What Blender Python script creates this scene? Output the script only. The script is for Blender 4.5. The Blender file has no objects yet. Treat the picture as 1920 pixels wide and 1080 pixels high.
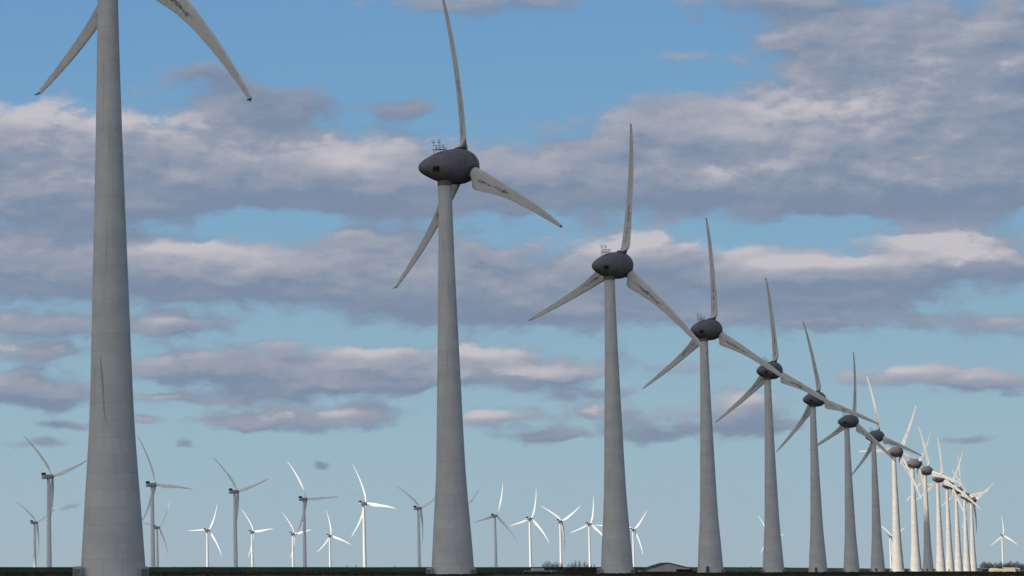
import bpy, bmesh, math, random
from mathutils import Vector, Matrix, noise
random.seed(7)
PI = math.pi
R_ = math.radians

# ------------------------------------------------------------------ camera
FPX, PX, PY = 5500.0, -350.0, 540.0        # focal length and optical centre of the (cropped) photograph, in pixels
CAMZ = 0.87
PITCH = math.atan(529.5 / FPX)
scn = bpy.context.scene
cd = bpy.data.cameras.new("camera"); cam = bpy.data.objects.new("camera", cd)
scn.collection.objects.link(cam); scn.camera = cam
cd.sensor_fit = 'HORIZONTAL'; cd.sensor_width = 36.0
cd.lens = FPX / 1920 * 36.0
cd.shift_x = (960 - PX) / 1920.0
cd.clip_start = 1.0; cd.clip_end = 60000
cam.location = (0, 0, CAMZ); cam.rotation_euler = (PI / 2 + PITCH, 0, 0)

def ray(px, py):
    x = (px - PX) / FPX; u = (PY - py) / FPX
    c, s = math.cos(PITCH), math.sin(PITCH)
    return Vector((x, c - u * s, s + u * c))
def at(px, py, Y):
    d = ray(px, py); return Vector((0, 0, CAMZ)) + d * (Y / d.y)
def azel(px, py):
    d = ray(px, py).normalized()
    return math.degrees(math.atan2(d.x, d.y)), math.degrees(math.asin(d.z))

# ------------------------------------------------------------------ sun, sky and exposure
SUN_EL = R_(25)
SDIR = Vector((-.866 * math.cos(SUN_EL), -.5 * math.cos(SUN_EL), math.sin(SUN_EL))).normalized()
sd = bpy.data.lights.new("sun", 'SUN'); so = bpy.data.objects.new("sun", sd)
scn.collection.objects.link(so)
sd.energy = 4.3; sd.angle = R_(0.55); sd.color = (1.0, .90, .77)
so.rotation_euler = SDIR.to_track_quat('Z', 'Y').to_euler()
so.location = (-400, -300, 300)
scn.view_settings.view_transform = 'Standard'; scn.view_settings.look = 'None'
scn.cycles.denoising_input_passes = 'RGB_ALBEDO'
scn.view_settings.exposure = 0; scn.view_settings.gamma = 1

W = bpy.data.worlds.new("World"); scn.world = W; W.use_nodes = True
SKY_STRENGTH = 0.075
W.cycles.sampling_method = 'MANUAL'; W.cycles.sample_map_resolution = 1024

# cloud banks: centre and half size (in photo pixels, converted to azimuth / elevation), weight
CLOUDS = [
 # big upper-left bank
 (30, 265, 200, 75, 1.3), (330, 320, 270, 95, 1.5), (60, 375, 170, 50, 1.1), (230, 395, 110, 24, .7),
 (600, 335, 200, 75, 1.3), (780, 345, 200, 60, 1.2), (1010, 335, 220, 62, 1.25), (490, 195, 115, 42, 1.15), (385, 140, 75, 28, .85), (820, 485, 210, 42, .7), (490, 412, 190, 26, -1.0), (1500, 425, 130, 16, -.7), (280, 690, 60, 25, .5), (520, 645, 70, 14, .6), (300, 745, 60, 10, .5), (800, 700, 90, 20, .5), (1060, 815, 50, 10, .5), (1330, 690, 50, 12, .4), (1480, 790, 50, 12, .4), (40, 690, 50, 12, .4), (1600, 560, 200, 12, .4), (240, 788, 40, 8, .5), (150, 800, 40, 8, .6), (640, 805, 60, 8, .4), (60, 745, 110, 30, .5), (1390, 780, 90, 24, .5), (1420, 745, 60, 14, .5),
 (750, 205, 75, 24, .95), (700, 440, 90, 18, .5),
 (900, 0, 230, 32, 1.0), (1400, -5, 200, 32, .7), (1290, 105, 70, 18, .4),
 # upper right mass
 (1250, 240, 170, 55, 1.0), (1480, 260, 250, 85, 1.4), (1800, 240, 260, 120, 1.25), (1850, 70, 270, 90, 1.1),
 (1560, 100, 150, 60, .75), (1400, 345, 280, 55, 1.3), (1760, 360, 280, 50, 1.3), (1520, 30, 160, 50, .6),
 # middle band
 (60, 500, 210, 60, 1.3), (330, 510, 190, 62, 1.3), (470, 520, 110, 45, .8), (730, 525, 190, 55, 1.2), (900, 560, 200, 50, 1.2),
 (1180, 490, 140, 58, 1.3), (1420, 510, 160, 48, 1.2), (1620, 520, 190, 42, 1.1), (1780, 475, 130, 48, 1.5), (1910, 515, 60, 32, .8),
 (1130, 590, 260, 32, .8), (1560, 600, 240, 30, .9), (1880, 615, 130, 32, .9), (680, 470, 60, 30, .5),
 (90, 610, 170, 24, .95), (330, 608, 95, 20, .85),
 # lower cumulus
 (30, 660, 60, 22, .9), (120, 662, 48, 19, .85), (60, 735, 150, 34, .95), (10, 720, 60, 24, .5),
 (390, 680, 130, 38, .95), (560, 690, 130, 38, 1.0), (700, 680, 95, 30, .95), (440, 745, 170, 13, .7), (640, 725, 200, 16, .8),
 (900, 670, 130, 30, 1.0), (960, 705, 160, 26, 1.0), (1060, 700, 60, 22, .6),
 (430, 790, 110, 24, .75), (590, 785, 150, 26, .95), (700, 768, 70, 20, .5), (920, 785, 80, 21, .95), (1000, 818, 80, 17, .7),
 (1100, 740, 110, 14, .8), (1150, 775, 120, 20, .95), (1230, 812, 110, 20, .85), (1380, 755, 90, 22, .85), (1400, 805, 100, 22, .7),
 (1180, 668, 45, 22, .6), (1280, 690, 70, 16, .5), (1700, 705, 170, 22, 1.0), (1860, 718, 110, 20, .8),
 (90, 832, 75, 13, .8), (100, 795, 50, 10, .6), (346, 824, 26, 10, .8), (598, 870, 26, 8, .8), (130, 948, 20, 7, .7),
 (1820, 823, 70, 10, .75), (1900, 745, 30, 10, .5), (275, 790, 30, 10, .6),
]
BRIGHT = [ # sun-caught cloud shoulders
 (60, 205, 170, 28, 1.1), (300, 235, 170, 26, .8), (560, 262, 90, 18, .9), (660, 300, 80, 18, .5), (340, 462, 90, 16, 1.1), (480, 480, 80, 24, .5),
 (740, 270, 100, 22, .5), (1160, 450, 110, 26, 1.2), (1260, 440, 50, 22, 1.0), (1370, 455, 60, 20, 1.3), (1450, 490, 90, 14, .9), (1580, 490, 110, 14, .9),
 (1750, 440, 110, 24, 1.7), (1840, 490, 70, 26, 1.2), (1550, 200, 110, 28, .6), (1640, 230, 420, 150, .32), (300, 330, 300, 70, .12), (1800, 130, 130, 40, .5), (1380, 320, 110, 14, .6),
 (920, 655, 100, 18, 1.2), (690, 655, 70, 14, .9), (960, 700, 130, 12, .6), (560, 770, 90, 12, .7), (920, 775, 60, 10, .8),
 (1110, 765, 80, 12, 1.0), (1400, 745, 70, 12, .6), (1680, 690, 90, 12, .8), (20, 650, 40, 12, .9), (300, 600, 60, 10, .5), (740, 720, 140, 9, .6),
 (750, 205, 90, 34, -.7), (490, 190, 130, 50, -.55), (380, 135, 80, 34, -.6), (90, 832, 90, 20, -.8), (100, 795, 60, 16, -.8), (346, 824, 40, 18, -.8), (598, 870, 40, 18, -.8),
 (1820, 823, 90, 20, -.8), (130, 948, 40, 16, -.8), (1230, 812, 110, 20, -.4), (1400, 805, 100, 24, -.5), (1000, 820, 80, 18, -.6), (60, 740, 130, 40, -.3), (330, 385, 260, 34, -.3), (130, 330, 150, 40, .25),
]
class N:
    """small helper for node trees"""
    def __init__(s, nt): s.nt = nt
    def n(s, typ, **kw):
        nd = s.nt.nodes.new(typ)
        for k, v in kw.items(): setattr(nd, k, v)
        return nd
    def put(s, sock, v):
        if v is None: return
        if hasattr(v, 'is_output') or isinstance(v, bpy.types.NodeSocket): s.nt.links.new(v, sock)
        else: sock.default_value = v
    def m(s, op, a, b=None, c=None, clamp=False):
        nd = s.n('ShaderNodeMath', operation=op, use_clamp=clamp)
        for i, v in enumerate((a, b, c)): s.put(nd.inputs[i], v)
        return nd.outputs[0]
    def v(s, op, a, b=None, c=None, out=0):
        nd = s.n('ShaderNodeVectorMath', operation=op)
        for i, v in enumerate((a, b, c)):
            if v is not None: s.put(nd.inputs[i], v)
        return nd.outputs['Value'] if out == 'Value' else nd.outputs[0]
    def noise(s, vec, scale, detail=4, rough=.5, col=False, lac=2.0):
        nd = s.n('ShaderNodeTexNoise'); s.put(nd.inputs['Vector'], vec)
        nd.inputs['Scale'].default_value = scale; nd.inputs['Detail'].default_value = detail
        nd.inputs['Roughness'].default_value = rough; nd.inputs['Lacunarity'].default_value = lac
        return nd.outputs['Color'] if col else nd.outputs['Fac']
    def ramp(s, x, lo, hi, a=0., b=1., smooth=True):
        nd = s.n('ShaderNodeMapRange'); nd.interpolation_type = 'SMOOTHSTEP' if smooth else 'LINEAR'
        s.put(nd.inputs[0], x); nd.inputs[1].default_value = lo; nd.inputs[2].default_value = hi
        s.put(nd.inputs[3], a); s.put(nd.inputs[4], b); return nd.outputs[0]
    def mix(s, f, a, b):
        nd = s.n('ShaderNodeMix', data_type='RGBA'); s.put(nd.inputs[0], f)
        s.put(nd.inputs[6], a); s.put(nd.inputs[7], b); return nd.outputs[2]

def blob_sum(g, p, blobs):
    acc = None
    for cx, cy, rx, ry, w in blobs:
        a, e = azel(cx, cy); ax = abs(azel(cx + rx, cy)[0] - a); ey = abs(azel(cx, cy - ry)[1] - e)
        d = g.v('MULTIPLY_ADD', p, (1 / ax, 1 / ey, 0), (-a / ax, -e / ey, 0))
        q = g.v('DOT_PRODUCT', d, d, out='Value')
        ex = g.m('POWER', .3679, q)
        acc = g.m('MULTIPLY', ex, w) if acc is None else g.m('MULTIPLY_ADD', ex, w, acc)
    return acc

grp = bpy.data.node_groups.new("cloud_density", 'ShaderNodeTree')
grp.interface.new_socket(name='P', in_out='INPUT', socket_type='NodeSocketVector')
grp.interface.new_socket(name='D', in_out='OUTPUT', socket_type='NodeSocketFloat')
g = N(grp); gi = g.n('NodeGroupInput'); go = g.n('NodeGroupOutput')
P = gi.outputs[0]
# ragged edges: warp, then blobs, then fractal noise
wn = g.noise(g.v('MULTIPLY', P, (1, 1.9, 1)), 1.1, 3, .55, col=True)
wv = g.v('MULTIPLY', g.v('SUBTRACT', wn, (.5, .5, .5)), (1.15, .42, 0))
Pw = g.v('ADD', P, wv)
bs = blob_sum(g, Pw, CLOUDS)
f1 = g.noise(g.v('ADD', g.v('MULTIPLY', P, (1, 2.1, 1)), g.v('MULTIPLY', wn, (.5, .5, .5))), 1.35, 8, .55)
f2 = g.noise(g.v('MULTIPLY', P, (.45, 1.6, 1)), .55, 4, .5)
inside = g.ramp(g.m('MAXIMUM', g.m('ABSOLUTE', g.m('SUBTRACT', g.n('ShaderNodeSeparateXYZ').outputs[0], 13.)), 0.), 10.5, 14.)
sx = [n_ for n_ in grp.nodes if n_.type == 'SEPXYZ'][0]; grp.links.new(P, sx.inputs[0])
above = g.ramp(sx.outputs[1], 11.3, 14.)
outside = g.m('MAXIMUM', inside, above)
elev = g.ramp(sx.outputs[1], 1.5, 5.0)
gen = g.m('MULTIPLY', g.ramp(f2, .36, .56), elev)
base = g.m('MULTIPLY_ADD', g.m('MULTIPLY', gen, .95), outside, bs)
dens = g.m('ADD', base, g.m('MULTIPLY', g.m('SUBTRACT', f1, .5), 1.5))
g.put(go.inputs[0], dens)

w = N(W.node_tree); W.node_tree.nodes.clear()
tc = w.n('ShaderNodeTexCoord')
sep = w.n('ShaderNodeSeparateXYZ'); w.put(sep.inputs[0], tc.outputs['Generated'])
az = w.m('MULTIPLY', w.m('ARCTAN2', sep.outputs[0], sep.outputs[1]), 57.2958)
el = w.m('MULTIPLY', w.m('ARCSINE', sep.outputs[2]), 57.2958)
comb = w.n('ShaderNodeCombineXYZ'); w.put(comb.inputs[0], az); w.put(comb.inputs[1], el)
Pn = comb.outputs[0]
def dn(vec):
    nd = w.n('ShaderNodeGroup'); nd.node_tree = grp; w.put(nd.inputs[0], vec); return nd.outputs[0]
D0 = dn(Pn)
D1 = dn(w.v('ADD', Pn, (-.25, .34, 0)))
D2 = dn(w.v('ADD', Pn, (-.10, .14, 0)))      # a little towards the sun: how much cloud is between this point and the light
alpha = w.ramp(D0, .24, .92)
grad = w.m('SUBTRACT', D0, D1)
lit = w.m('ADD', w.ramp(grad, -.22, .62), w.m('MULTIPLY', w.m('SUBTRACT', D0, D2), .9))
br = blob_sum(w, Pn, BRIGHT)
soft = w.noise(w.v('MULTIPLY', Pn, (.6, 2.0, 1)), .9, 6, .55)
lum = w.m('ADD', w.m('MULTIPLY', lit, .33), w.m('MULTIPLY', br, w.ramp(grad, -.35, .45, .22, .62)))
lum = w.m('ADD', lum, w.m('MULTIPLY', w.m('SUBTRACT', soft, .45), .75))
lum = w.m('ADD', lum, 0.06, clamp=True)
S = SKY_STRENGTH
CD = (.200 / S, .258 / S, .365 / S, 1); CM = (.318 / S, .345 / S, .425 / S, 1); CL = (.56 / S, .53 / S, .56 / S, 1)
ccol = w.mix(w.ramp(lum, 0, .5, smooth=False), CD, CM)
ccol = w.mix(w.ramp(lum, .5, 1.0, smooth=False), ccol, CL)
sky = w.n('ShaderNodeTexSky'); sky.sky_type = 'NISHITA'; sky.sun_disc = False
sky.sun_elevation = SUN_EL; sky.sun_rotation = math.atan2(SDIR.x, SDIR.y)
sky.air_density = 1.0; sky.dust_density = 0.6; sky.ozone_density = 1.5; sky.altitude = 0
# clear air: cold winter blue, paler toward the horizon, away from the sun; the sun's own side keeps the physical sky
r_ = w.n('ShaderNodeValToRGB'); w.put(r_.inputs[0], w.m('DIVIDE', el, 90.0))
els = [(0, (.362, .462, .525)), (1.2, (.342, .468, .545)), (2.6, (.312, .466, .556)), (4.5, (.262, .428, .545)), (7, (.200, .385, .565)), (10.5, (.155, .335, .565)), (20, (.085, .235, .49)), (60, (.05, .14, .36))]
while len(r_.color_ramp.elements) < len(els): r_.color_ramp.elements.new(.5)
for e_, (a_, c_) in zip(r_.color_ramp.elements, els): e_.position = a_ / 90.; e_.color = (*c_, 1)
clear = w.v('MULTIPLY', r_.outputs[0], (1 / S,) * 3)
cs = w.v('DOT_PRODUCT', tc.outputs['Generated'], tuple(SDIR), out='Value')
skyc = w.mix(w.ramp(cs, -.15, .6), clear, sky.outputs[0])
glow = w.m('MULTIPLY_ADD', w.m('POWER', w.m('MAXIMUM', cs, 0.), 1.2), 4.0, 1.0)
ccol = w.v('MULTIPLY', ccol, w.mix(w.ramp(cs, 0., .7), (1, 1, 1, 1), (1.12, 1.0, .86, 1)))
ccol = w.v('SCALE', ccol); W.node_tree.links.new(glow, ccol.node.inputs['Scale'])
col = w.mix(w.m('MULTIPLY', alpha, .94), skyc, ccol)
bg = w.n('ShaderNodeBackground'); w.put(bg.inputs[0], col); bg.inputs[1].default_value = S
wo = w.n('ShaderNodeOutputWorld'); w.put(wo.inputs[0], bg.outputs[0])

# ------------------------------------------------------------------ materials
MATS = {}
def mat(name, color, rough=.7, spec=.3, var=.0, vscale=.5, fn=None, metal=0.):
    m = bpy.data.materials.new(name); m.use_nodes = True
    k = N(m.node_tree); b = m.node_tree.nodes['Principled BSDF']
    b.inputs['Roughness'].default_value = rough; b.inputs['Specular IOR Level'].default_value = spec
    b.inputs['Metallic'].default_value = metal
    oc = k.n('ShaderNodeTexCoord').outputs['Object']
    c4 = (*color, 1)
    c = k.mix(k.ramp(k.noise(oc, vscale, 5, .6), .3, .7), tuple(x * (1 - var) for x in color) + (1,), tuple(min(1, x * (1 + var)) for x in color) + (1,)) if var else c4
    if fn: c = fn(k, oc, c)
    k.put(b.inputs['Base Color'], c); MATS[name] = m; return m

def concrete_fn(k, oc, c):
    sp = k.n('ShaderNodeSeparateXYZ'); k.put(sp.inputs[0], oc)
    z = sp.outputs[2]
    fr = k.m('FRACT', k.m('DIVIDE', z, 2.12))
    joint = k.m('LESS_THAN', fr, .022)
    jn = k.ramp(k.noise(k.v('MULTIPLY', oc, (.5, .5, 3.)), 1.0, 3), .35, .6, .12, .5)
    c = k.mix(k.m('MULTIPLY', joint, jn), c, (.16, .16, .16, 1))
    ring = k.n('ShaderNodeTexWhiteNoise', noise_dimensions='1D'); k.put(ring.inputs['W'], k.m('FLOOR', k.m('DIVIDE', z, 2.12)))
    c = k.mix(k.m('MULTIPLY', ring.outputs['Value'], .10), c, (.25, .25, .26, 1))
    # vertical runs and blotches of grime
    st = k.ramp(k.noise(k.v('MULTIPLY', oc, (2.2, 2.2, .07)), 1.0, 5, .6), .52, .78, 0, .28)
    c = k.mix(st, c, (.16, .155, .15, 1))
    pk = k.ramp(k.noise(oc, 3.5, 3, .7), .69, .76, 0, .45)
    c = k.mix(pk, c, (.12, .12, .115, 1))
    # dark scaffold marks on the joints
    # long curved water mark
    return c
mat('tower_concrete', (.50, .485, .455), .85, .2, .07, .35, concrete_fn)
mat('tower_scar', (.33, .32, .305), .9, .1, .1, .8)
def nac_fn(k, oc, c):
    sp = k.n('ShaderNodeSeparateXYZ'); k.put(sp.inputs[0], oc)
    an = k.m('ARCTAN2', sp.outputs[2], sp.outputs[0])
    l1 = k.m('LESS_THAN', k.m('FRACT', k.m('MULTIPLY', an, 1.5915)), .022)
    l2 = k.m('LESS_THAN', k.m('FRACT', k.m('MULTIPLY_ADD', sp.outputs[1], .41, .2)), .018)
    c = k.mix(k.m('MULTIPLY', k.m('MAXIMUM', l1, l2), .5), c, (.05, .047, .05, 1))
    st = k.ramp(k.noise(k.v('MULTIPLY', oc, (2.5, 2.5, .4)), 1.0, 5, .65), .48, .75, 0, .35)
    return k.mix(st, c, (.075, .068, .066, 1))
mat('nacelle_paint', (.128, .117, .124), .6, .35, .16, .9, nac_fn)
mat('nacelle_seam', (.03, .03, .034), .8, .2)
mat('collar_dark', (.055, .054, .06), .7, .3)
def blade_fn(k, oc, c):
    oi = k.n('ShaderNodeObjectInfo').outputs['Random']; raw = oc
    sh = k.n('ShaderNodeCombineXYZ'); k.put(sh.inputs[0], k.m('MULTIPLY', oi, 37.)); k.put(sh.inputs[2], k.m('MULTIPLY', oi, 61.))
    oc = k.v('ADD', raw, sh.outputs[0])        # every blade weathers differently
    sp = k.n('ShaderNodeSeparateXYZ'); k.put(sp.inputs[0], raw); x, z = sp.outputs[0], sp.outputs[2]
    n1 = k.noise(k.v('MULTIPLY', oc, (1, 1, .8)), .8, 4, .6)
    rng = k.m('MULTIPLY', k.ramp(z, 5.0, 7.0), k.m('SUBTRACT', 1., k.ramp(k.m('ADD', z, k.m('MULTIPLY', oi, 3.)), 16., 18.5)))
    line_x = k.m('ADD', k.m('MULTIPLY_ADD', z, -.035, 1.05), k.m('MULTIPLY', k.m('SUBTRACT', n1, .5), 1.5))
    d = k.m('ABSOLUTE', k.m('SUBTRACT', x, line_x))
    wdt = k.ramp(k.noise(oc, .55, 3, .6), .35, .65, .06, .34)
    ln = k.m('LESS_THAN', d, wdt)
    # cross seams of the rear edge segments, with rain streaks
    zz = k.m('ADD', z, k.m('MULTIPLY', x, .25))
    cr = k.m('LESS_THAN', k.m('FRACT', k.m('DIVIDE', zz, 1.25)), .075)
    cr = k.m('MULTIPLY', cr, k.m('GREATER_THAN', x, line_x))
    mk = k.m('MULTIPLY', k.m('MAXIMUM', ln, k.m('MULTIPLY', cr, .8)), rng)
    mk = k.m('MULTIPLY', mk, k.ramp(k.noise(oc, 1.7, 4, .7), .36, .55, .25, .82))
    c = k.mix(mk, c, (.045, .043, .042, 1))
    sk = k.ramp(k.noise(k.v('MULTIPLY', oc, (3, 3, .25)), 1.0, 4, .6), .5, .75, 0, .22)
    return k.mix(sk, c, (.2, .19, .18, 1))
mat('blade_paint', (.47, .455, .43), .5, .4, .05, .4, blade_fn)
mat('blade_tip_metal', (.10, .10, .105), .5, .5)
mat('galvanised_steel', (.20, .205, .22), .45, .5, .1, 2, metal=.4)
mat('lamp_glass', (.85, .87, .88), .15, .6)
m_ = mat('lamp_glint', (.8, .8, .8), .2, .5); m_.node_tree.nodes['Principled BSDF'].inputs['Emission Color'].default_value = (1, 1, .95, 1); m_.node_tree.nodes['Principled BSDF'].inputs['Emission Strength'].default_value = .45  # weak emission stands in for a glint on the lamp glass
mat('hatch_black', (.012, .012, .014), .8, .2)
mat('door_paint', (.07, .075, .08), .6, .3, .1, 2)
mat('cabinet_grey', (.36, .355, .35), .75, .3, .1, 1.2)
mat('cabinet_door', (.13, .125, .125), .7, .3, .12, 2)
mat('white_steel', (.66, .66, .645), .45, .4, .04, .1)
mat('white_blade', (.72, .72, .71), .4, .45, .03, .1)
mat('nacelle_pale', (.34, .36, .38), .5, .4, .08, .3)
mat('cooler_dark', (.03, .032, .036), .6, .3)
def grass_fn(k, oc, c):
    n2 = k.ramp(k.noise(oc, .013, 4, .6), .42, .62)
    c = k.mix(n2, c, (.060, .050, .032, 1))
    n3 = k.ramp(k.noise(k.v('MULTIPLY', oc, (1, .2, 1)), .12, 5, .65), .4, .66)
    return k.mix(k.m('MULTIPLY', n3, .6), c, (.018, .026, .012, 1))
mat('field_grass', (.030, .046, .016), .95, .1, .3, .05, grass_fn)
mat('dike_grass', (.026, .045, .021), .95, .1, .35, .03)
mat('rough_tufts', (.042, .034, .018), .95, .1, .4, .3)
mat('bark', (.05, .038, .03), .9, .1, .2, 2)
mat('bare_twigs', (.045, .030, .026), .95, .1, .3, .4)
mat('far_twigs', (.055, .036, .034), .95, .1, .3, .12)
mat('barn_wall', (.42, .40, .34), .85, .2, .12, .3)
mat('barn_roof', (.075, .05, .045), .85, .2, .2, .4)
mat('shed_dark', (.015, .015, .017), .9, .1, .2, .5)
mat('kiosk_concrete', (.22, .22, .21), .9, .2, .15, .6)
mat('white_panel', (.55, .57, .58), .6, .3, .05, 1)
mat('cream_panel', (.50, .43, .30), .7, .3, .08, .4)
mat('ochre_panel', (.42, .22, .06), .7, .3, .08, .4)
mat('slate_panel', (.10, .12, .15), .7, .3, .15, .2)
mat('window_dark', (.02, .022, .026), .3, .5)
mat('post_wood', (.05, .045, .04), .9, .1, .2, 2)
mat('cloud_vapour', (.85, .86, .88), 1.0, 0.0, .05, .003)

# ------------------------------------------------------------------ object helpers
COL = scn.collection
def link(name, me, parent=None, M=None):
    o = bpy.data.objects.new(name, me); COL.objects.link(o)
    if parent: o.parent = parent
    if M is not None: o.matrix_local = M
    return o
def tag(o, label=None, cat=None, group=None, kind=None):
    if label: o['label'] = label
    if cat: o['category'] = cat
    if group: o['group'] = group
    if kind: o['kind'] = kind
    return o
def empty(name, loc, rz=0):
    o = bpy.data.objects.new(name, None); COL.objects.link(o); o.empty_display_size = 2
    o.location = loc; o.rotation_euler = (0, 0, rz); return o
def mesh(name, bm, m, smooth=True, angle=None):
    bmesh.ops.recalc_face_normals(bm, faces=bm.faces[:])
    me = bpy.data.meshes.new(name); bm.to_mesh(me); bm.free()
    me.materials.append(MATS[m])
    if smooth:
        me.polygons.foreach_set('use_smooth', [True] * len(me.polygons))
        if angle: me.set_sharp_from_angle(angle=R_(angle))
    return me
def rings(bm, rs, cap=True):
    """loft: rs = list of rings (list of Vectors)"""
    vs = [[bm.verts.new(p) for p in r] for r in rs]; n = len(vs[0])
    for a, b in zip(vs, vs[1:]):
        for i in range(n): bm.faces.new((a[i], a[(i + 1) % n], b[(i + 1) % n], b[i]))
    if cap: bm.faces.new(vs[0][::-1]); bm.faces.new(vs[-1])
    return vs
def lathe(bm, prof, n=48, axis='Z', off=(0, 0, 0)):
    off = Vector(off)
    rs = []
    for s, r in prof:
        ring = []
        for i in range(n):
            a = 2 * PI * i / n
            p = Vector((r * math.cos(a), r * math.sin(a), s)) if axis == 'Z' else Vector((r * math.cos(a), s, r * math.sin(a)))
            ring.append(p + off)
        rs.append(ring)
    rings(bm, rs)
def box(bm, a, b):
    x0, y0, z0 = a; x1, y1, z1 = b
    v = [bm.verts.new(p) for p in ((x0, y0, z0), (x1, y0, z0), (x1, y1, z0), (x0, y1, z0), (x0, y0, z1), (x1, y0, z1), (x1, y1, z1), (x0, y1, z1))]
    for f in ((3, 2, 1, 0), (4, 5, 6, 7), (0, 1, 5, 4), (1, 2, 6, 5), (2, 3, 7, 6), (3, 0, 4, 7)): bm.faces.new([v[i] for i in f])
def tube(bm, p, q, r, r2=None, n=6):
    p, q = Vector(p), Vector(q); d = (q - p).normalized()
    a = d.orthogonal().normalized(); b = d.cross(a); r2 = r if r2 is None else r2
    rings(bm, [[p + (a * math.cos(t) + b * math.sin(t)) * r for t in [2 * PI * i / n for i in range(n)]],
               [q + (a * math.cos(t) + b * math.sin(t)) * r2 for t in [2 * PI * i / n for i in range(n)]]])
def interp(tab, x):
    if x <= tab[0][0]: return tab[0][1]
    for (a, va), (b, vb) in zip(tab, tab[1:]):
        if x <= b:
            t = (x - a) / (b - a); return va + (vb - va) * t
    return tab[-1][1]
def sm(tab, x, h):      # smoothed table lookup
    return sum(interp(tab, x + h * k) for k in (-1, -.5, 0, .5, 1)) / 5

def blade_mesh(name, R, r0, rootr, chord, thick, le, twist, bow, m, nsec=44, npt=20):
    bm = bmesh.new(); rs = []
    for i in range(nsec + 1):
        t = i / nsec; r = r0 + (R - r0) * t
        c = sm(chord, r, R * .012); th = sm(thick, r, R * .012); l = sm(le, r, R * .012); tw = R_(sm(twist, r, R * .02))
        b = min(1, max(0, (r - r0) / (.045 * R))); b = b * b * (3 - 2 * b)
        ring = []
        for k in range(npt):
            a = 2 * PI * k / npt
            xx = .5 - .5 * math.cos(a); y = 2.6 * (math.sqrt(xx) * .594 - .252 * xx - .7 * xx ** 2 + .57 * xx ** 3 - .2 * xx ** 4) * th
            y = max(y, .012 if b > .5 else 0) * (1 if math.sin(a) >= 0 else -1)
            X = l + xx * c; Y = y + math.sin(PI * xx) * .03 * c
            Xc = -math.cos(a) * rootr; Yc = math.sin(a) * rootr
            X = Xc + (X - Xc) * b; Y = Yc + (Y - Yc) * b
            X, Y = X * math.cos(tw) + Y * math.sin(tw), -X * math.sin(tw) + Y * math.cos(tw)
            u = r / R
            ring.append(Vector((X, Y + bow * 4 * u * (1 - u), r)))
        rs.append(ring)
    rings(bm, rs); return mesh(name, bm, m, True, 50)

# ------------------------------------------------------------------ the big concrete-tower turbine kit
H, TILT, OV, RR = 77.42, R_(4), 4.0, 36.0
def ear(v): return v
# tower
TP = [(0, 4.02), (.5, 3.97), (4, 3.74), (8.6, 3.45), (14, 3.06), (19.5, 2.72), (27, 2.46), (34.4, 2.24), (45, 1.91), (55.7, 1.60), (64, 1.40), (70, 1.29), (73.78, 1.26)]
bm = bmesh.new(); lathe(bm, [(z, sm(TP, z, 2.0) if 2.5 < z < 70 else interp(TP, z)) for z in [73.78 * i / 60 for i in range(61)]], 64)
ME_TOWER = mesh('tower', bm, 'tower_concrete', True, 40)
# foot ring
bm = bmesh.new(); lathe(bm, [(-.6, 4.5), (.12, 4.5), (.18, 4.42), (.18, 3.9)], 48); ME_FOOT = mesh('foundation', bm, 'kiosk_concrete', True, 30)
bm = bmesh.new(); lathe(bm, [(73.79, 1.30), (73.85, 1.38), (74.7, 1.38), (75.2, 1.45)], 40); ME_YAW = mesh('yaw_collar', bm, 'nacelle_paint', True, 40)
# egg nacelle and hub (axis = local Y)
EGG = [(-5.95, 0.0), (-5.90, .28), (-5.75, .58), (-5.45, .92), (-5.0, 1.25), (-4.1, 1.72), (-3.2, 2.12), (-2.2, 2.52), (-1.1, 2.86), (0, 3.12), (1.2, 3.32), (2.3, 3.42), (3.2, 3.42), (4.1, 3.28), (4.9, 2.98), (5.6, 2.5), (6.2, 1.85), (6.55, 1.2), (6.72, .6), (6.77, 0.02)]
EGG = [(s * .925 if s < 0 else (s if s < 3 else 3 + (s - 3) * 1.09), r) for s, r in EGG]
def egg(a, b):
    pts = []; n = 34
    for i in range(n + 1):
        t = i / n; t = .5 - .5 * math.cos(PI * t)
        s = a + (b - a) * t; pts.append((s, max(.01, interp(EGG, s))))
    return pts
bm = bmesh.new(); lathe(bm, egg(-5.95 * .925, 2.42), 56, 'Y'); ME_NAC = mesh('nacelle', bm, 'nacelle_paint', True, 60)
bm = bmesh.new(); lathe(bm, [(2.38, 3.36), (2.56, 3.36)], 56, 'Y'); ME_SEAM = mesh('seam', bm, 'nacelle_seam', True, 40)
bm = bmesh.new(); lathe(bm, egg(2.52, 3 + 3.77 * 1.09), 56, 'Y'); ME_HUB = mesh('hub', bm, 'nacelle_paint', True, 60)
# hatch with a pale Y shaped grille on the side that faces the shore
def on_egg(s, ang, lift=0):   # ang from +X towards +Z
    r = interp(EGG, s) + lift; return Vector((r * math.cos(ang), s, r * math.sin(ang)))
HS, HA = -3.0, R_(-14)
def patch(bm, s0, s1, a0, a1, l0, l1, ns=4):
    rs = []
    for i in range(ns + 1):
        s = s0 + (s1 - s0) * i / ns
        rs.append([on_egg(s, a0, l0), on_egg(s, a1, l0), on_egg(s, a1, l1), on_egg(s, a0, l1)])
    rings(bm, rs)
bm = bmesh.new(); patch(bm, HS - .52, HS + .50, HA - .21, HA + .21, -.05, .13); ME_HATCH = mesh('hatch', bm, 'hatch_black', False)
bm = bmesh.new()
def strip(s0, a0, s1, a1, wd=.06):
    p, q = on_egg(s0, HA + a0, .14), on_egg(s1, HA + a1, .14); tube(bm, p, q, wd * .45, n=4)
strip(HS, .0, HS, .17); strip(HS, 0, HS - .32, -.15); strip(HS, 0, HS + .32, -.15)
ME_GRILLE = mesh('grille', bm, 'door_paint', False)
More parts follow.
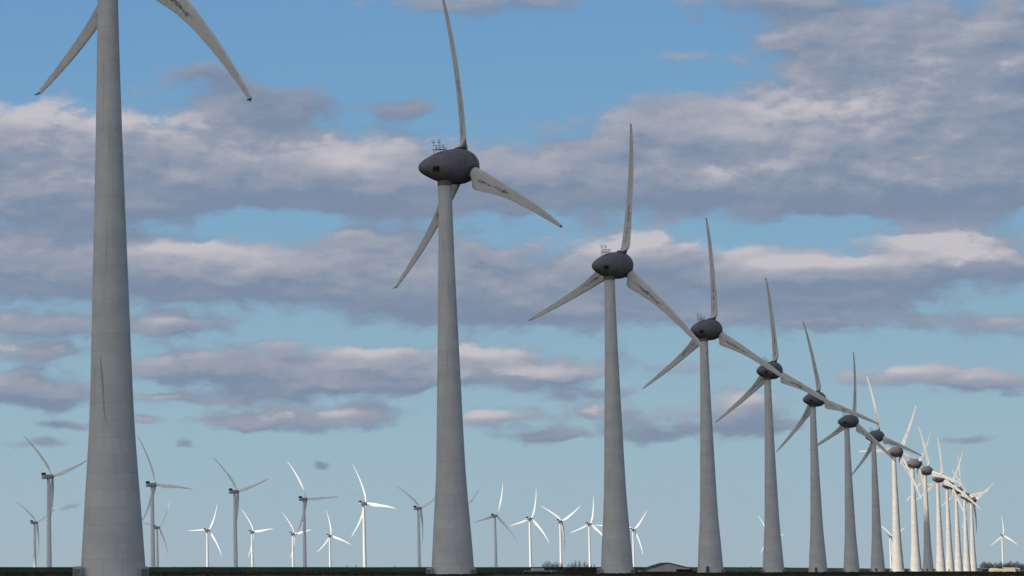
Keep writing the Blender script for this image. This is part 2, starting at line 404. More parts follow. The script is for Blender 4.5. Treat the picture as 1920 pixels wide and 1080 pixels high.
# roof platform with rails, two lamps and two wind masts
bm = bmesh.new(); z0 = 3.3
def topz(s): return interp(EGG, s)
box(bm, (-.55, -1.85, z0 + .0), (.55, .5, z0 + .10))
for y in (-1.8, -1.05, -.3, .45):
    for x in (-.5, .5):
        tube(bm, (x, y, min(z0, topz(y) - .2)), (x, y, z0 + .85), .032)
for x in (-.5, .5):
    for h in (.42, .85): tube(bm, (x, -1.8, z0 + h), (x, .45, z0 + h), .028)
for y in (-1.8, .45):
    for h in (.42, .85): tube(bm, (-.5, y, z0 + h), (.5, y, z0 + h), .04)
ME_RAIL = mesh('roof_platform', bm, 'galvanised_steel', False)
def mast(y):
    bm = bmesh.new(); tube(bm, (0, y, topz(y) - .3), (0, y, z0 + 1.75), .04)
    tube(bm, (-.28, y, z0 + 1.35), (.28, y, z0 + 1.35), .04); tube(bm, (0, y - .28, z0 + 1.35), (0, y + .28, z0 + 1.35), .04)
    for s_ in (-1, 1): tube(bm, (0, y + s_ * .26, z0 + 1.3), (0, y + s_ * .26, z0 + 1.95), .04)
    tube(bm, (0, y - .26, z0 + 1.95), (0, y + .26, z0 + 1.95), .04)
    bmesh.ops.create_icosphere(bm, subdivisions=1, radius=.12, matrix=Matrix.Translation((.28, y, z0 + 1.4)))
    return mesh('wind_mast', bm, 'galvanised_steel', False)
ME_MAST = [mast(-2.0), mast(-.75)]
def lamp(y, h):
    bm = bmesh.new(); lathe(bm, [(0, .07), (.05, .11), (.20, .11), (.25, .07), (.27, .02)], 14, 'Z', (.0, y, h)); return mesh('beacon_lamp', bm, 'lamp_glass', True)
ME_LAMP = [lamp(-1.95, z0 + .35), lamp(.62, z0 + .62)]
# blade
ME_BLADE = blade_mesh('blade', 35.6, 3.35, 1.0,
    [(3.3, 3.1), (4.5, 4.0), (6, 3.95), (8, 3.5), (12, 2.75), (16, 2.25), (22, 1.85), (28, 1.45), (33, 1.0), (35.2, .72), (35.6, .55)],
    [(3.3, .75), (6, .62), (10, .42), (16, .32), (25, .24), (35.6, .16)],
    [(3.3, -.95), (6, -1.0), (14, -.85), (25, -.68), (33, -.45), (35.6, -.3)],
    [(3.3, 17), (7, 15), (12, 10), (20, 5), (30, 2), (36, 1)], 1.1, 'blade_paint', 52, 24)
bm = bmesh.new()   # the bent dark tip
rs = []
for i in range(7):
    t = i / 6; zc = 35.58 + .42 * math.sin(t * 1.2); yb = -.75 * t * t; ch = .55 * (1 - .75 * t); th = .05 * (1 - .6 * t)
    rs.append([Vector((-.26 + ch * (.5 - .5 * math.cos(a)), yb + th * math.sin(a), zc)) for a in [2 * PI * k / 10 for k in range(10)]])
rings(bm, rs); bmesh.ops.translate(bm, vec=(0, 1.1 * 4 * .99 * .01, 0), verts=bm.verts[:]); ME_TIP = mesh('blade_tip', bm, 'blade_tip_metal', True)
bm = bmesh.new(); lathe(bm, [(2.6, 1.16), (3.42, 1.16), (3.46, 1.22), (3.62, 1.22), (3.66, 1.10)], 32); ME_BCOL = mesh('blade_collar', bm, 'collar_dark', True, 35)
# door
bm = bmesh.new()
def tr(z): return interp(TP, z)
def arched(bm, hw, h, y0, y1, zb):
    prof = [(-hw, zb), (hw, zb), (hw, zb + h * .72)] + [(hw * math.cos(a), zb + h * .72 + h * .28 * math.sin(a)) for a in [PI * i / 8 for i in range(1, 8)]] + [(-hw, zb + h * .72)]
    rings(bm, [[Vector((x, y0, z)) for x, z in prof], [Vector((x, y1, z)) for x, z in prof]])
arched(bm, .50, 1.9, -tr(.3) - .10, -tr(2.1) + .3, .3); ME_DOOR = mesh('door', bm, 'door_paint', False)
bm = bmesh.new(); arched(bm, .62, 2.06, -tr(.3) - .06, -tr(2.1) + .3, .25); ME_DFRAME = mesh('door_frame', bm, 'cabinet_grey', False)
# long curved scar on the nearest tower
def scar_mesh():
    bm = bmesh.new(); pts = []
    for i in range(26):
        t = i / 25; z = 18.2 + (26.8 - 18.2) * (1 - t); ang = R_(-128 + 26 * t * t + 4 * math.sin(5 * t)); wd = .026 * math.sin(PI * min(1, t * 1.0 + .05)) + .008
        r = interp(TP, z) + .05
        pts.append((z, ang, wd, r))
    rs = [[Vector((r * math.cos(a - w_), r * math.sin(a - w_), z)), Vector((r * math.cos(a + w_), r * math.sin(a + w_), z)), Vector(((r - .1) * math.cos(a + w_), (r - .1) * math.sin(a + w_), z)), Vector(((r - .1) * math.cos(a - w_), (r - .1) * math.sin(a - w_), z))] for z, a, w_, r in pts]
    rings(bm, rs); return mesh('repair_scar', bm, 'tower_scar', False)

ROW = [(36.6, 359.6, 71.6, 9.6), (120.3, 554.3, 72.4, -4.8), (200.8, 736.2, 61.2, 11.8), (284.7, 935.1, 60.5, 1.8), (367.4, 1127.6, 59.3, -0.9),
 (449.1, 1317.2, 63.0, -8.9), (533.7, 1514.8, 67.4, 8.0), (608.8, 1685.2, 69.8, -9.4), (702.9, 1909.9, 66.2, 32.6), (792.3, 2117.3, 85.8, 49.2),
 (859.3, 2271.0, 67.1, -11.2), (942.8, 2464.2, 67.1, 0.1), (1025.9, 2659.7, 69.0, 32.7), (1101.9, 2834.7, 74.2, 3.7), (1192.8, 3046.5, 74.3, 82.0), (1265.9, 3215.1, 67.3, 60.7)]
ROW_LABEL = [
 "nearest and largest concrete wind turbine, its hub cut off by the top of the picture",
 "shaded wind turbine with glinting lamps on its dark nacelle roof, second largest",
 "shaded wind turbine just right of the brown bushes, blade crossing the next tower",
 "shaded wind turbine beside the barn's right end, small door at its foot",
 "shaded wind turbine, next one behind the tower beside the barn",
 "shaded wind turbine whose tower has a small door, fourth from the sunlit ones",
 "shaded wind turbine with upright upper blade, last but one of the shaded towers",
 "shaded wind turbine with one sunlit white upper blade, last of the shaded towers",
 "largest sunlit cream wind turbine, its upper blade leaning right",
 "sunlit cream wind turbine with two blades hanging close beside its tower",
 "wind turbine with sunlit blades and its lower tower in cloud shade",
 "sunlit cream wind turbine just right of the half shaded tower",
 "sunlit cream wind turbine, fourth from the far end of the long row",
 "sunlit cream wind turbine whose blade points down right beyond the last towers",
 "sunlit cream wind turbine, last but one at the far end of the row",
 "farthest and smallest concrete wind turbine, at the right end of the long row"]
def big_turbine(i, X, Y, yaw, dl):
    t = empty('wind_turbine', (X, Y, 0), -R_(yaw))
    tag(t, ROW_LABEL[i], 'wind turbine', 'big concrete tower turbines in the long row')
    tw = link('tower', ME_TOWER, t)
    link('foundation', ME_FOOT, t)
    if i in (3, 5, 7, 10, 12):
        toward = math.atan2(-X, Y) + R_(yaw) + R_(-12)        # turned to the camera side
        d = link('door', ME_DOOR, tw, Matrix.Rotation(toward, 4, 'Z')); link('door_frame', ME_DFRAME, tw, Matrix.Rotation(toward, 4, 'Z'))
    if i == 0: link('repair_scar', scar_mesh(), tw, Matrix.Rotation(R_(yaw), 4, 'Z'))
    link('yaw_collar', ME_YAW, t)
    MH = Matrix.Translation((0, 0, H)) @ Matrix.Rotation(TILT, 4, 'X')
    n = link('nacelle', ME_NAC, t, MH)
    link('hatch', ME_HATCH, n); link('grille', ME_GRILLE, n); link('roof_platform', ME_RAIL, n)
    for me in ME_MAST: link('wind_mast', me, n)
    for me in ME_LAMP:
        if i == 1:                                   # these two lamps get a glint put in as emission
            me = me.copy(); me.materials[0] = MATS['lamp_glint']
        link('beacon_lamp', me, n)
    link('seam', ME_SEAM, n)
    h = link('hub', ME_HUB, t, MH)
    for k in range(3):
        MB = MH @ Matrix.Translation((0, OV, 0)) @ Matrix.Rotation(R_(dl + 120 * k), 4, 'Y')
        b = link('blade', ME_BLADE, t, MB); link('blade_tip', ME_TIP, b); link('blade_collar', ME_BCOL, b)
    return t
for i, (X, Y, yaw, dl) in enumerate(ROW): big_turbine(i, X, Y, yaw, dl)

# transformer cabinets at the tower feet
def cabinet_mesh(wd, dp, h):
    prof = [(-wd / 2, -.3), (wd / 2, -.3), (wd / 2, h * .84), (wd * .44, h * .93), (wd * .33, h), (-wd * .33, h), (-wd * .44, h * .93), (-wd / 2, h * .84)]
    bm = bmesh.new(); rings(bm, [[Vector((x, -dp / 2, z)) for x, z in prof], [Vector((x, dp / 2, z)) for x, z in prof]]); return mesh('housing', bm, 'cabinet_grey', False)
ME_CAB = cabinet_mesh(1.0, 1.0, 1.36)
bm = bmesh.new(); box(bm, (-.42, -.54, .05), (-.03, -.495, 1.08)); ME_CD1 = mesh('door', bm, 'cabinet_door', False)
bm = bmesh.new(); box(bm, (.03, -.54, .05), (.42, -.495, 1.08)); ME_CD2 = mesh('door', bm, 'cabinet_door', False)
CAB = ["beside the nearest tower", "beside the tower of the first whole nacelle", "beside the tower right of the brown bushes", "beside the tower next to the barn",
  "beside the fifth tower of the big row", "beside the sixth tower of the big row", "beside the seventh tower of the big row", "beside the last shaded tower",
  "beside the first sunlit tower", "beside the second sunlit tower", "beside the half shaded tower", "beside the tower right of the half shaded one"]
for i in range(12):
    X, Y, yaw, dl = ROW[i]
    for side, word in ((-1, 'left'), (1, 'right')):
        if i in (3, 5) and side < 0: continue
        a = math.atan2(X, Y); rt = Vector((math.cos(a), -math.sin(a), 0)); tc_ = Vector((-math.sin(a), -math.cos(a), 0))
        wdt = 4.2 if side < 0 else 3.6
        p = Vector((X, Y, 0)) + rt * side * wdt + tc_ * 2.3
        c = empty('transformer_cabinet', p, -a + R_(24 * side - 4))
        tag(c, "round topped grey cabinet, %s one %s" % (word, CAB[i]), 'cabinet', 'equipment cabinets at the tower feet')
        link('housing', ME_CAB, c); link('door', ME_CD1, c); link('door', ME_CD2, c)

# ------------------------------------------------------------------ the slender white turbines far behind
FR = 57.0
bm = bmesh.new(); lathe(bm, [(z, 2.45 - (2.45 - 1.62) * (z / 90)) for z in (0, 10, 20, 30, 40, 50, 60, 70, 80, 87.6)], 28); ME_FT = mesh('tower', bm, 'white_steel', True, 40)
bm = bmesh.new()
rs = []
for y, hx, zl, zh in ((-7.2, 1.6, -1.5, 1.5), (-6.8, 1.95, -1.95, 1.95), (-2, 2.1, -2.15, 2.1), (2.2, 2.0, -2.1, 1.95), (3.0, 1.6, -1.6, 1.5)):
    q = .25 * hx
    rs.append([Vector(p) for p in ((-hx + q, y, zl), (hx - q, y, zl), (hx, y, zl + q), (hx, y, zh - q), (hx - q, y, zh), (-hx + q, y, zh), (-hx, y, zh - q), (-hx, y, zl + q))])
rings(bm, rs); ME_FN = mesh('nacelle', bm, 'nacelle_pale', True, 40)
bm = bmesh.new(); box(bm, (-1.9, -7.0, 1.9), (1.9, -4.7, 4.1)); ME_FC = mesh('cooler', bm, 'cooler_dark', False)
bm = bmesh.new(); lathe(bm, [(3.02, 1.5), (3.3, 1.9), (5.4, 1.9), (6.4, 1.3), (6.9, .5), (7.0, .05)], 24, 'Y'); ME_FH = mesh('hub', bm, 'nacelle_pale', True, 50)
ME_FB = blade_mesh('blade', FR, 1.6, 1.25,
    [(1.6, 2.5), (5, 2.8), (10, 4.3), (14, 4.3), (22, 3.4), (34, 2.4), (46, 1.6), (54, .95), (57, .25)],
    [(1.6, 1.2), (10, .62), (20, .42), (40, .3), (57, .16)],
    [(1.6, -1.25), (10, -1.4), (22, -1.2), (40, -.8), (57, -.1)],
    [(1.6, 18), (12, 14), (25, 7), (40, 3), (57, 0)], 3.4, 'white_blade', 40, 14)
FAR = [(223, 2785, 55.3, -44.6, 89.5, "grey white turbine left of the nearest concrete tower, the larger of the pair there"),
 (355, 3079, 55.4, -24.0, 90.2, "slender grey turbine just right of the nearest concrete tower, right blade level"),
 (487, 3397, 57.2, -43.9, 91.5, "tall slender grey turbine with its two upper blades in a wide V"),
 (621, 3722, 55.9, -31.4, 90.8, "grey tower turbine with a lower blade hanging left toward a smaller white turbine"),
 (729, 3895, 58.6, -22.0, 89.2, "tall bright white turbine midway between the two nearest concrete towers"),
 (871, 4235, 59.0, -55.0, 90.0, "slim turbine with a dark hanging blade, just left of the second concrete tower"),
 (981, 4472, 62.5, -64.6, 90.3, "turbine behind the second concrete tower, one grey blade showing right"),
 (1119, 4830, 52.0, 18.0, 90.0, "dull grey slender turbine just right of the second concrete tower"),
 (1232, 5060, 61.4, 18.1, 89.2, "bright white turbine left of the brown bush, upper blade nearly upright"),
 (1365, 5378, 57.5, -59.7, 90.3, "white turbine over the bare bushes, two blades raised in a V"),
 (1500, 5690, 57.0, 12.5, 90.0, "white turbine over the slim bare trees, left of the third concrete tower"),
 (1631, 6031, 69.1, 33.0, 90.1, "turbine behind the third concrete tower, one white blade showing left"),
 (1768, 6348, 54.8, 42.4, 88.6, "white turbine just right of the third concrete tower, upper blade leaning right"),
 (2463, 7608, 61.9, -28.4, 92.8, "turbine behind the fifth concrete tower, white blade tips showing both sides"),
 (2860, 7820, 66.0, -52.6, 91.9, "small white turbine between the last shaded and first sunlit concrete towers"),
 (3431, 8497, 65.3, -0.3, 101.6, "small white turbine standing alone over the far trees at the right edge"),
 (343, 4561, 54.3, -54.9, 74.6, "small faint turbine farthest left in the picture"),
 (610, 5222, 59.7, 39.7, 76.4, "small grey turbine standing close behind the slender grey one right of the nearest concrete tower"),
 (730, 5456, 54.7, 29.2, 74.9, "small bright white turbine with one blade level to the left"),
 (866, 5811, 56.6, -35.5, 76.8, "small white turbine just right of the tall turbine with the wide V blades"),
 (991, 6085, 60.5, -38.2, 76.2, "small white turbine just left of the grey tower with the hanging left blade"),
 (1103, 6288, 51.3, -9.7, 74.6, "small bright white turbine next left of the tall bright white one")]
for X, Y, yaw, dl, h, lab in FAR:
    t = empty('wind_turbine', (X, Y, 0), -R_(yaw)); tag(t, lab, 'wind turbine', 'slender white turbines far behind the dike')
    MT = Matrix.Translation((0, 0, 0)) @ Matrix.Diagonal((1, 1, (h - 1.9) / 87.6, 1))
    link('tower', ME_FT, t, MT)
    MH = Matrix.Translation((0, 0, h)) @ Matrix.Rotation(R_(5), 4, 'X')
    n = link('nacelle', ME_FN, t, MH); link('cooler', ME_FC, n); link('hub', ME_FH, t, MH)
    for k in range(3): link('blade', ME_FB, t, MH @ Matrix.Translation((0, 4.5, 0)) @ Matrix.Rotation(R_(dl + 120 * k), 4, 'Y'))

# ------------------------------------------------------------------ ground, dike
bm = bmesh.new()
xs = [-30000, -8000, -2000, -600, -200] + [100 * i for i in range(0, 21)] + [2500, 4000, 8000, 30000]
ys = [-8000, -1000, -100, 0, 100, 200, 300, 400, 450] + [500 + 50 * i for i in range(0, 30)] + [2100, 2500, 3500, 5000, 9000, 20000, 50000]
gv = [[bm.verts.new((x, y, -.02 + .10 * (noise.noise(Vector((x * .01, y * .01, 0)))) * (1 if 0 < y < 2000 else 0))) for x in xs] for y in ys]
for a, b in zip(gv, gv[1:]):
    for i in range(len(xs) - 1): bm.faces.new((a[i], a[i + 1], b[i + 1], b[i]))
tag(link('ground', mesh('ground', bm, 'field_grass')), kind='structure')

def dike_pt(px, Y): return Vector(((px - PX) / FPX * Y, Y, 0))
path = [dike_pt(-900, 2080), dike_pt(0, 2080), dike_pt(800, 2080), dike_pt(1290, 2085), dike_pt(1440, 2300), dike_pt(1530, 2800), dike_pt(1600, 3400), dike_pt(1700, 4200), dike_pt(1790, 4900), dike_pt(1850, 5600)]
bm = bmesh.new(); secs = []
dense = []
for a, b in zip(path, path[1:]):
    n = max(2, int((b - a).length / 14))
    for i in range(n): dense.append(a.lerp(b, i / n))
dense.append(path[-1])
for j, p in enumerate(dense):
    d = (dense[min(j + 1, len(dense) - 1)] - dense[max(j - 1, 0)]).normalized(); nrm = Vector((-d.y, d.x, 0))
    hh = 3.25 + .14 * noise.noise(Vector((j * .23, 1.3, 0))) + .10 * noise.noise(Vector((j * .9, 7.3, 0)))
    secs.append([p - nrm * 15 + Vector((0, 0, -.4)), p - nrm * 4.4 + Vector((0, 0, hh * .72)), p - nrm * 2.2 + Vector((0, 0, hh)), p + nrm * 2.2 + Vector((0, 0, hh)), p + nrm * 15 + Vector((0, 0, -.4))])
rings(bm, secs); tag(link('dike', mesh('dike', bm, 'dike_grass', True, 50)), kind='structure')

# rough tufts of dead grass and brambles over the field
rnd = random.Random(3); bm = bmesh.new()
for i in range(9000):
    Y = rnd.uniform(480, 1950) if rnd.random() < .6 else rnd.uniform(480, 900); px = rnd.uniform(-60, 1980)
    X = (px - PX) / FPX * Y
    if any((X - r[0]) ** 2 + (Y - r[1]) ** 2 < 36 for r in ROW): continue
    cl = noise.noise(Vector((X * .03, Y * .01, 0)))
    if cl < -.12: continue
    h = rnd.uniform(.08, .30) * (1 + 1.2 * max(0, cl)); w_ = rnd.uniform(.5, 1.6)
    for k in range(3):
        a = rnd.uniform(0, PI); dx, dy = math.cos(a) * w_, math.sin(a) * w_ * .6
        v = [bm.verts.new((X - dx, Y - dy, -.1)), bm.verts.new((X + dx, Y + dy, -.1)), bm.verts.new((X + dx * .5 + rnd.uniform(-.3, .3), Y + dy * .5, h * rnd.uniform(.5, 1))), bm.verts.new((X - dx * .5, Y - dy * .4, h * rnd.uniform(.6, 1.1)))]
        bm.faces.new(v)
tag(link('rough_grass', mesh('rough_grass', bm, 'rough_tufts', False)), "dark rough grass and low brambles along the foot of the turbine row", 'grass', kind='stuff')

# ------------------------------------------------------------------ bare bushes and trees
def bare_crown(rnd, rx, ry, z0, z1, nt, pointed=0., size=.5, thin=.07):
    bm = bmesh.new()
    for i in range(nt):
        while True:
            x, y, z = rnd.uniform(-1, 1), rnd.uniform(-1, 1), rnd.random()
            prof = (math.sin(PI * min(1, (z * .92 + .08)) ** .75)) if not pointed else (1 - z) ** .7 * min(1, z * 5 + .25)
            if x * x + y * y < prof * prof * rnd.uniform(.6, 1.15): break
        p = Vector((x * rx, y * ry, z0 + (z1 - z0) * z))
        d = Vector((x * .9 + rnd.uniform(-.5, .5), y * .9 + rnd.uniform(-.5, .5), rnd.uniform(.3, 1.5))).normalized() * size * rnd.uniform(.6, 1.5)
        s_ = d.cross(Vector((rnd.uniform(-1, 1), rnd.uniform(-1, 1), rnd.uniform(-1, 1)))).normalized() * thin * rnd.uniform(.7, 1.6)
        bm.faces.new([bm.verts.new(p - s_), bm.verts.new(p + s_), bm.verts.new(p + d)])
    return bm
def limbs(rnd, h, r, rx, n):
    bm = bmesh.new(); tube(bm, (0, 0, -.3), (rnd.uniform(-.2, .2), 0, h * .55), r, r * .6, 7); tube(bm, (0, 0, h * .5), (rnd.uniform(-.3, .3), 0, h * .95), r * .6, r * .12, 6)
    for i in range(n):
        z = h * rnd.uniform(.15, .7); a = rnd.uniform(0, 2 * PI); l = rx * rnd.uniform(.5, .95)
        tube(bm, (0, 0, z), (math.cos(a) * l, math.sin(a) * l, z + h * rnd.uniform(.12, .35)), r * .4, r * .08, 5)
    return bm
def tree(name, px, Y, ytop, wpx, lab, cat, grp_, tw='bare_twigs', pointed=0., nt=700, z0f=.12, base=0.):
    rnd = random.Random(int(px * 7 + Y)); sc = FPX / Y
    X = (px - PX) / FPX * Y; top = at(px, ytop, Y).z; rx = wpx / sc / 2
    t = empty(name, (X, Y, base)); tag(t, lab, cat, grp_); top -= base
    link('trunk', mesh('trunk', limbs(rnd, top * .9, max(.08, top * .022), rx, 9), 'bark', False), t)
    link('crown', mesh('crown', bare_crown(rnd, rx, rx * .8, top * z0f, top, nt, pointed, top * .10, max(.035, .10 / sc)), tw, False), t)
BY = 2040
tree('bare_bush', 1021, BY, 1049.5, 26, "rounded bare brown bush, left one of the two on the dike foot", 'bush', 'bare bushes at the dike', nt=1700, z0f=.0)
tree('bare_bush', 1037, BY + 6, 1051.5, 22, "rounded bare brown bush, right one of the two on the dike foot", 'bush', 'bare bushes at the dike', nt=1300, z0f=.0)
sl = [(1046.5, 1053, 5, "tiny slim bare tree right beside the rounded brown bushes"), (1060, 1055, 10, "low slim bare tree, first right of the white turbine with the V blades"),
      (1066.5, 1053, 7, "thin bare sapling in the middle of the slim tree group"), (1072, 1048.5, 8, "tallest pale slim bare tree behind the dark thicket"), (1080.5, 1048.5, 8, "darkest slim upright bare tree behind the thicket"),
      (1089.5, 1050, 8, "slim bare tree between the darkest one and the white tower"), (1095, 1055, 6, "short slim bare tree left of the white turbine's foot"), (1102, 1057, 6, "short bare tree in front of the white turbine's foot"), (1108, 1057, 4, "last thin bare sapling toward the third concrete tower")]
for px, yt, wd, lab in sl: tree('bare_tree', px, BY + 2, yt, wd * 1.35, lab, 'tree', 'slim bare trees at the dike', pointed=1., nt=420, z0f=.1)
for i, (px, wd, yt, lab) in enumerate([(1062, 26, 1064.5, "dark low thicket right of the grey kiosk"), (1084, 30, 1063.8, "dark low thicket under the slim bare trees"), (1108, 26, 1064.5, "dark low thicket touching the third concrete tower's left side")]):
    tree('thicket', px, 1960, yt, wd * 1.1, lab, 'bush', 'dark thickets before the dike', nt=2600, z0f=-.02)
ft = [(1836, 1051, 14), (1846, 1053, 13), (1857, 1054, 14), (1867, 1052, 13), (1877, 1054.5, 12), (1885, 1050.5, 14), (1897, 1051, 15), (1907, 1055, 12), (1918, 1053, 14), (1931, 1052, 14), (1944, 1053, 14)]
FL = ["directly right of the last concrete tower", "second right of the last concrete tower", "over the dark blue shed", "between the blue shed and the cream building", "left of the lone white turbine's foot",
      "in front of the lone white turbine's foot", "rounded, right of the lone white turbine", "lower, above the end of the cream building", "at the picture's right edge", "just past the right edge", "farther past the right edge"]
for (px, yt, wd), l_ in zip(ft[:9], FL):
    tree('bare_tree', px, 4300 + (px * 37 % 90), yt, wd * 1.35, "bare reddish brown far tree " + l_, 'tree', 'bare trees on the right horizon', tw='far_twigs', nt=2200, z0f=-.02)

# ------------------------------------------------------------------ barn, kiosk and the low buildings
def prism(bm, prof, y0, y1): rings(bm, [[Vector((x, y0, z)) for x, z in prof], [Vector((x, y1, z)) for x, z in prof]])
BYb = 1850.; sb = FPX / BYb
a0 = at(1211, 1074, BYb); ax = at(1254, 1056, BYb); a1 = at(1290, 1066, BYb)
b = empty('barn', ((a0.x + a1.x) / 2, BYb, 0), R_(-4)); tag(b, "low wide barn with a pale gable wall and brown roof between two concrete towers", 'barn')
x0 = a0.x - b.location.x; x1 = a1.x - b.location.x + 1.2; xa = ax.x - b.location.x; hz = ax.z
hl, hr = .9, 2.2
bm = bmesh.new(); prism(bm, [(x0, -.2), (x1, -.2), (x1, hr), (xa, hz), (x0, hl)], 0, 24); link('wall', mesh('wall', bm, 'barn_wall', False), b)
bm = bmesh.new()
prism(bm, [(xa, hz + .02), (xa, hz + .42), (x1 + .7, hr + .22), (x1 + .7, hr - .18)], -.6, 24.6)
link('roof', mesh('roof', bm, 'barn_roof', False), b)
bm = bmesh.new(); prism(bm, [(xa - .003, hz + .02), (xa - .003, hz + .42), (x0 - .4, hl + .12), (x0 - .4, hl - .02)], -.25, 24.6); link('roof', mesh('roof', bm, 'barn_roof', False), b)
bm = bmesh.new(); box(bm, (x1 - 8.6, -5.0, -.2), (x1 + .4, -.05, 1.35)); prism(bm, [(x1 - 8.9, 1.36), (x1 + .7, 1.36), (x1 + .7, 1.5), (x1 - 8.9, 1.62)], -5.3, -.05)
link('lean_to', mesh('lean_to', bm, 'shed_dark', False), b)
p = at(1207, 1070, 1840); t = empty('shed', (p.x, 1840, 0)); tag(t, "tiny dark shed at the low left end of the barn", 'shed')
bm = bmesh.new(); box(bm, (-1.5, -1.2, -.2), (1.5, 1.2, 1.7)); link('wall', mesh('wall', bm, 'cabinet_door', False), t)
bm = bmesh.new(); prism(bm, [(-1.7, 1.7), (1.7, 1.7), (1.7, 1.84), (-1.7, 2.05)], -1.4, 1.4); link('roof', mesh('roof', bm, 'shed_dark', False), t)
# kiosk
KY = 1700.; p = at(1014, 1072, KY); t = empty('kiosk', (p.x, KY, 0)); tag(t, "low flat grey concrete kiosk with a white unit on its roof, left of the thicket", 'kiosk')
sk = KY / FPX
bm = bmesh.new(); box(bm, (-28.5 * sk, 0, -.2), (3 * sk, 5, .80)); link('wall', mesh('wall', bm, 'kiosk_concrete', False), t)
bm = bmesh.new(); box(bm, (3.02 * sk, -.4, -.2), (29 * sk, 5.4, .98)); link('annex', mesh('annex', bm, 'kiosk_concrete', False), t)
bm = bmesh.new(); box(bm, (-15 * sk, .8, .80), (7 * sk, 4, 1.98)); u = link('roof_unit', mesh('roof_unit', bm, 'white_panel', False), t)
bm = bmesh.new(); box(bm, (-12.5 * sk, .74, 1.05), (3.5 * sk, .797, 1.66)); link('grille', mesh('grille', bm, 'cabinet_grey', False), u)
bm = bmesh.new(); lathe(bm, [(0, .5), (.06, .5)], 16, 'Y', (18.5 * sk, -.465, .45)); link('vent', mesh('vent', bm, 'cabinet_grey', False), t)
# cream building on the right, partly rounded
GY = 2000.; sg = GY / FPX; p = at(1882, 1070, GY); t = empty('building', (p.x, GY, 0), R_(-10)); tag(t, "long low cream building with a taller right half, sunlit under the far trees", 'building')
bm = bmesh.new(); prism(bm, [(-22 * sg, -.2), (2 * sg, -.2), (2 * sg, 2.1), (-8 * sg, 2.1), (-12 * sg, 2.45), (-18 * sg, 2.45), (-21 * sg, 1.9), (-22 * sg, .9)], 0, 8); wl = link('left_wing', mesh('left_wing', bm, 'cream_panel', False), t)
bm = bmesh.new(); box(bm, (2.05 * sg, -.5, -.2), (20 * sg, 8.4, 2.75)); link('main_block', mesh('main_block', bm, 'cream_panel', False), t)
bm = bmesh.new(); box(bm, (20.03 * sg, -.3, -.2), (21.6 * sg, 8.2, 2.6)); link('end_panel', mesh('end_panel', bm, 'ochre_panel', False), t)
bm = bmesh.new(); box(bm, (2.3 * sg, -.7, 2.75), (20.3 * sg, 8.6, 2.90)); link('roof', mesh('roof', bm, 'white_panel', False), t)
bm = bmesh.new(); box(bm, (-7.5 * sg, 1, 2.1), (1.6 * sg, 6, 2.55)); link('roof_unit', mesh('roof_unit', bm, 'shed_dark', False), t)
bm = bmesh.new(); box(bm, (-14.5 * sg, -.06, .1), (-12 * sg, -.01, 1.5)); link('door', mesh('door', bm, 'cabinet_grey', False), t)
p = at(1909.5, 1070, GY); t = empty('small_hut', (p.x, GY, 0)); tag(t, "small white hut right of the cream building", 'hut')
bm = bmesh.new(); box(bm, (-2.5 * sg, 0, -.2), (2.5 * sg, 2, 2.1)); link('wall', mesh('wall', bm, 'cabinet_grey', False), t)
bm = bmesh.new(); prism(bm, [(-3 * sg, 2.11), (3 * sg, 2.11), (3 * sg, 2.3), (-3 * sg, 2.65)], -.2, 2.2); link('roof', mesh('roof', bm, 'white_panel', False), t)
# blue-grey farm sheds beyond
for px, wd, h, Y, lab, mm in ((1839, 16, 4.2, 3900, "bluish grey far shed right of the last concrete tower", 'slate_panel'), (1853, 12, 3.6, 3800, "dark far shed between the bluish shed and the cream building", 'shed_dark')):
    p = at(px, 1070, Y); hw = wd / 2 * Y / FPX; t = empty('far_shed', (p.x, Y, 0)); tag(t, lab, 'shed', 'far sheds on the right horizon')
    bm = bmesh.new(); box(bm, (-hw, 0, -.2), (hw, 9, h * .7)); link('wall', mesh('wall', bm, mm, False), t)
    bm = bmesh.new(); prism(bm, [(-hw - .4, h * .7 + .01), (hw + .4, h * .7 + .01), (hw * .2, h), (-hw * .2, h)], -.4, 9.4); link('roof', mesh('roof', bm, 'slate_panel', False), t)

# little posts on the crown of the dike
for px, hh, lab in ((646, 1.5, "short dark post on the dike, left of a close pair"), (663, 1.5, "short dark post on the dike, right of a close pair"), (735, .9, "stubby dark post on the dike left of the slim turbine"),
                    (324, .8, "stubby dark post on the dike between the two grey turbines at left"), (1400, .9, "stubby dark post on the dike between the fourth and fifth concrete towers")):
    Y = 2080 if px < 1300 else 2215
    p = dike_pt(px, Y); bm = bmesh.new(); tube(bm, (0, 0, -.3), (0, 0, hh), .22, .20, 8); box(bm, (-.3, -.3, hh - .02), (.3, .3, hh + .12))
    o = link('marker_post', mesh('marker_post', bm, 'post_wood', False)); o.location = (p.x, Y, 3.15); tag(o, lab, 'post', 'posts on the dike')

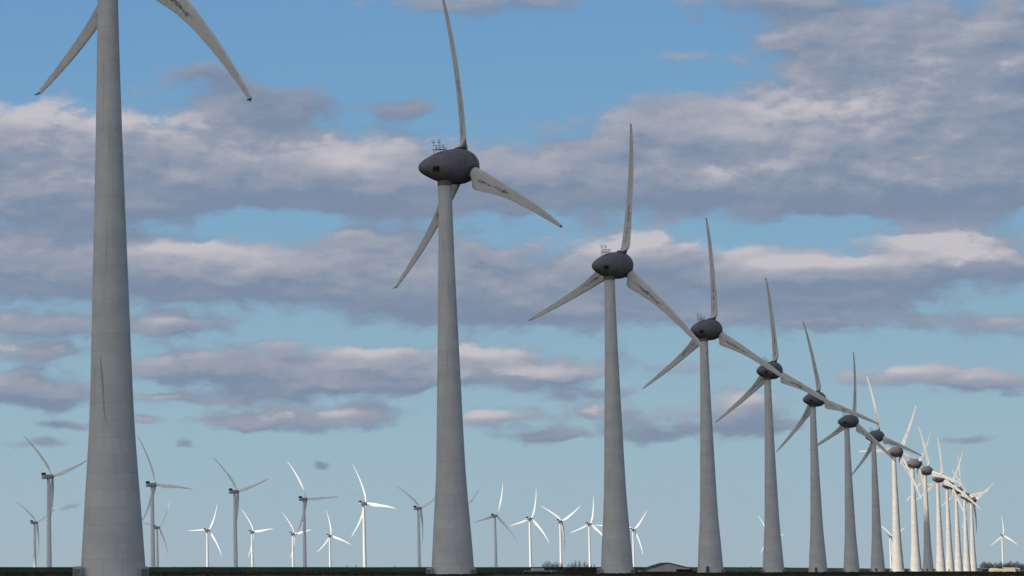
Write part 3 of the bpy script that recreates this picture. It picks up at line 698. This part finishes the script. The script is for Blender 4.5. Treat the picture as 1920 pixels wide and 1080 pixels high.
# ------------------------------------------------------------------ unseen clouds, added and outlined to shade chosen turbines
CLZ = 900.
def cloud_over(name, poly, edge, thick, lab, seed, step=26.):
    """a cumulus slab whose shadow falls on the ground polygon"""
    off = Vector((SDIR.x, SDIR.y)) * (CLZ / SDIR.z)
    P_ = [Vector(p) + off for p in poly]
    def sd_(q):
        ins = False; dm = 1e9
        for i in range(len(P_)):
            a, b_ = P_[i], P_[(i + 1) % len(P_)]
            ab = b_ - a; t_ = max(0, min(1, (q - a).dot(ab) / ab.length_squared)); dm = min(dm, (q - a - ab * t_).length)
            if (a.y > q.y) != (b_.y > q.y) and q.x < (b_.x - a.x) * (q.y - a.y) / (b_.y - a.y) + a.x: ins = not ins
        return dm if ins else -dm
    xs_ = [p.x for p in P_]; ys_ = [p.y for p in P_]
    nx = int((max(xs_) - min(xs_) + 2 * edge) / step) + 1; ny = int((max(ys_) - min(ys_) + 2 * edge) / step) + 1
    bm = bmesh.new(); top = {}; bot = {}
    for j in range(ny + 1):
        for i in range(nx + 1):
            q = Vector((min(xs_) - edge + i * step, min(ys_) - edge + j * step))
            n1 = noise.fractal(Vector((q.x * .006, q.y * .006, seed)), .9, 2.1, 4)
            d = sd_(q) + n1 * edge * .5
            if d <= 0: continue
            f = min(1, d / (edge * 2)); f = math.sqrt(1 - (1 - f) ** 2)
            n2 = abs(noise.fractal(Vector((q.x * .004, q.y * .004, seed + 5)), .8, 2.2, 5))
            top[i, j] = bm.verts.new((q.x, q.y, CLZ + 6 + 26 * f * (.4 + n2)))
            bot[i, j] = bm.verts.new((q.x, q.y, CLZ - thick * f * (.35 + .9 * n2)))
    def q4(D, i, j): return [D.get(k) for k in ((i, j), (i + 1, j), (i + 1, j + 1), (i, j + 1))]
    cells = set((i, j) for (i, j) in top if all(q4(top, i, j)))
    for (i, j) in cells:
        bm.faces.new(q4(top, i, j)); bm.faces.new(q4(bot, i, j)[::-1])
        for (di, dj, a, b_) in ((0, -1, (0, 0), (1, 0)), (1, 0, (1, 0), (1, 1)), (0, 1, (1, 1), (0, 1)), (-1, 0, (0, 1), (0, 0))):
            if (i + di, j + dj) not in cells:
                ka, kb = (i + a[0], j + a[1]), (i + b_[0], j + b_[1])
                bm.faces.new((top[ka], bot[ka], bot[kb], top[kb]))
    for v in [v for v in bm.verts if not v.link_faces]: bm.verts.remove(v)
    o = link('cloud', mesh('cloud', bm, 'cloud_vapour')); tag(o, lab, 'cloud', kind='structure')
cloud_over('cloud', [(-110, 220), (190, 180), (560, 900), (800, 1600), (768, 1768), (690, 1840), (600, 1900), (640, 2600), (835, 3500), (862, 3850), (790, 3868), (700, 3850), (600, 3960), (200, 3960), (-20, 2700)], 60, 260, "broad unseen cloud shaped to shade the nearer turbines", 1.0, 34.)
cloud_over('cloud', [(800, 4180), (1000, 4120), (1330, 4700), (1350, 4930), (1200, 4990), (1030, 4900), (830, 4500)], 50, 120, "small unseen cloud shaped to shade turbines", 4.0)
cloud_over('cloud', [(540, 5110), (700, 5140), (820, 5290), (760, 5380), (600, 5330)], 40, 100, "small unseen cloud shaped to shade turbines", 6.0)
cloud_over('cloud', [(812, 2232), (890, 2228), (925, 2285), (908, 2330), (840, 2315)], 22, 60, "small unseen cloud shaped to shade turbines", 9.0, 16.)
cloud_over('cloud', [(400, 4560), (560, 4620), (640, 4760), (520, 4800), (400, 4680)], 25, 80, "small unseen cloud shaped to shade turbines", 12.0, 16.)
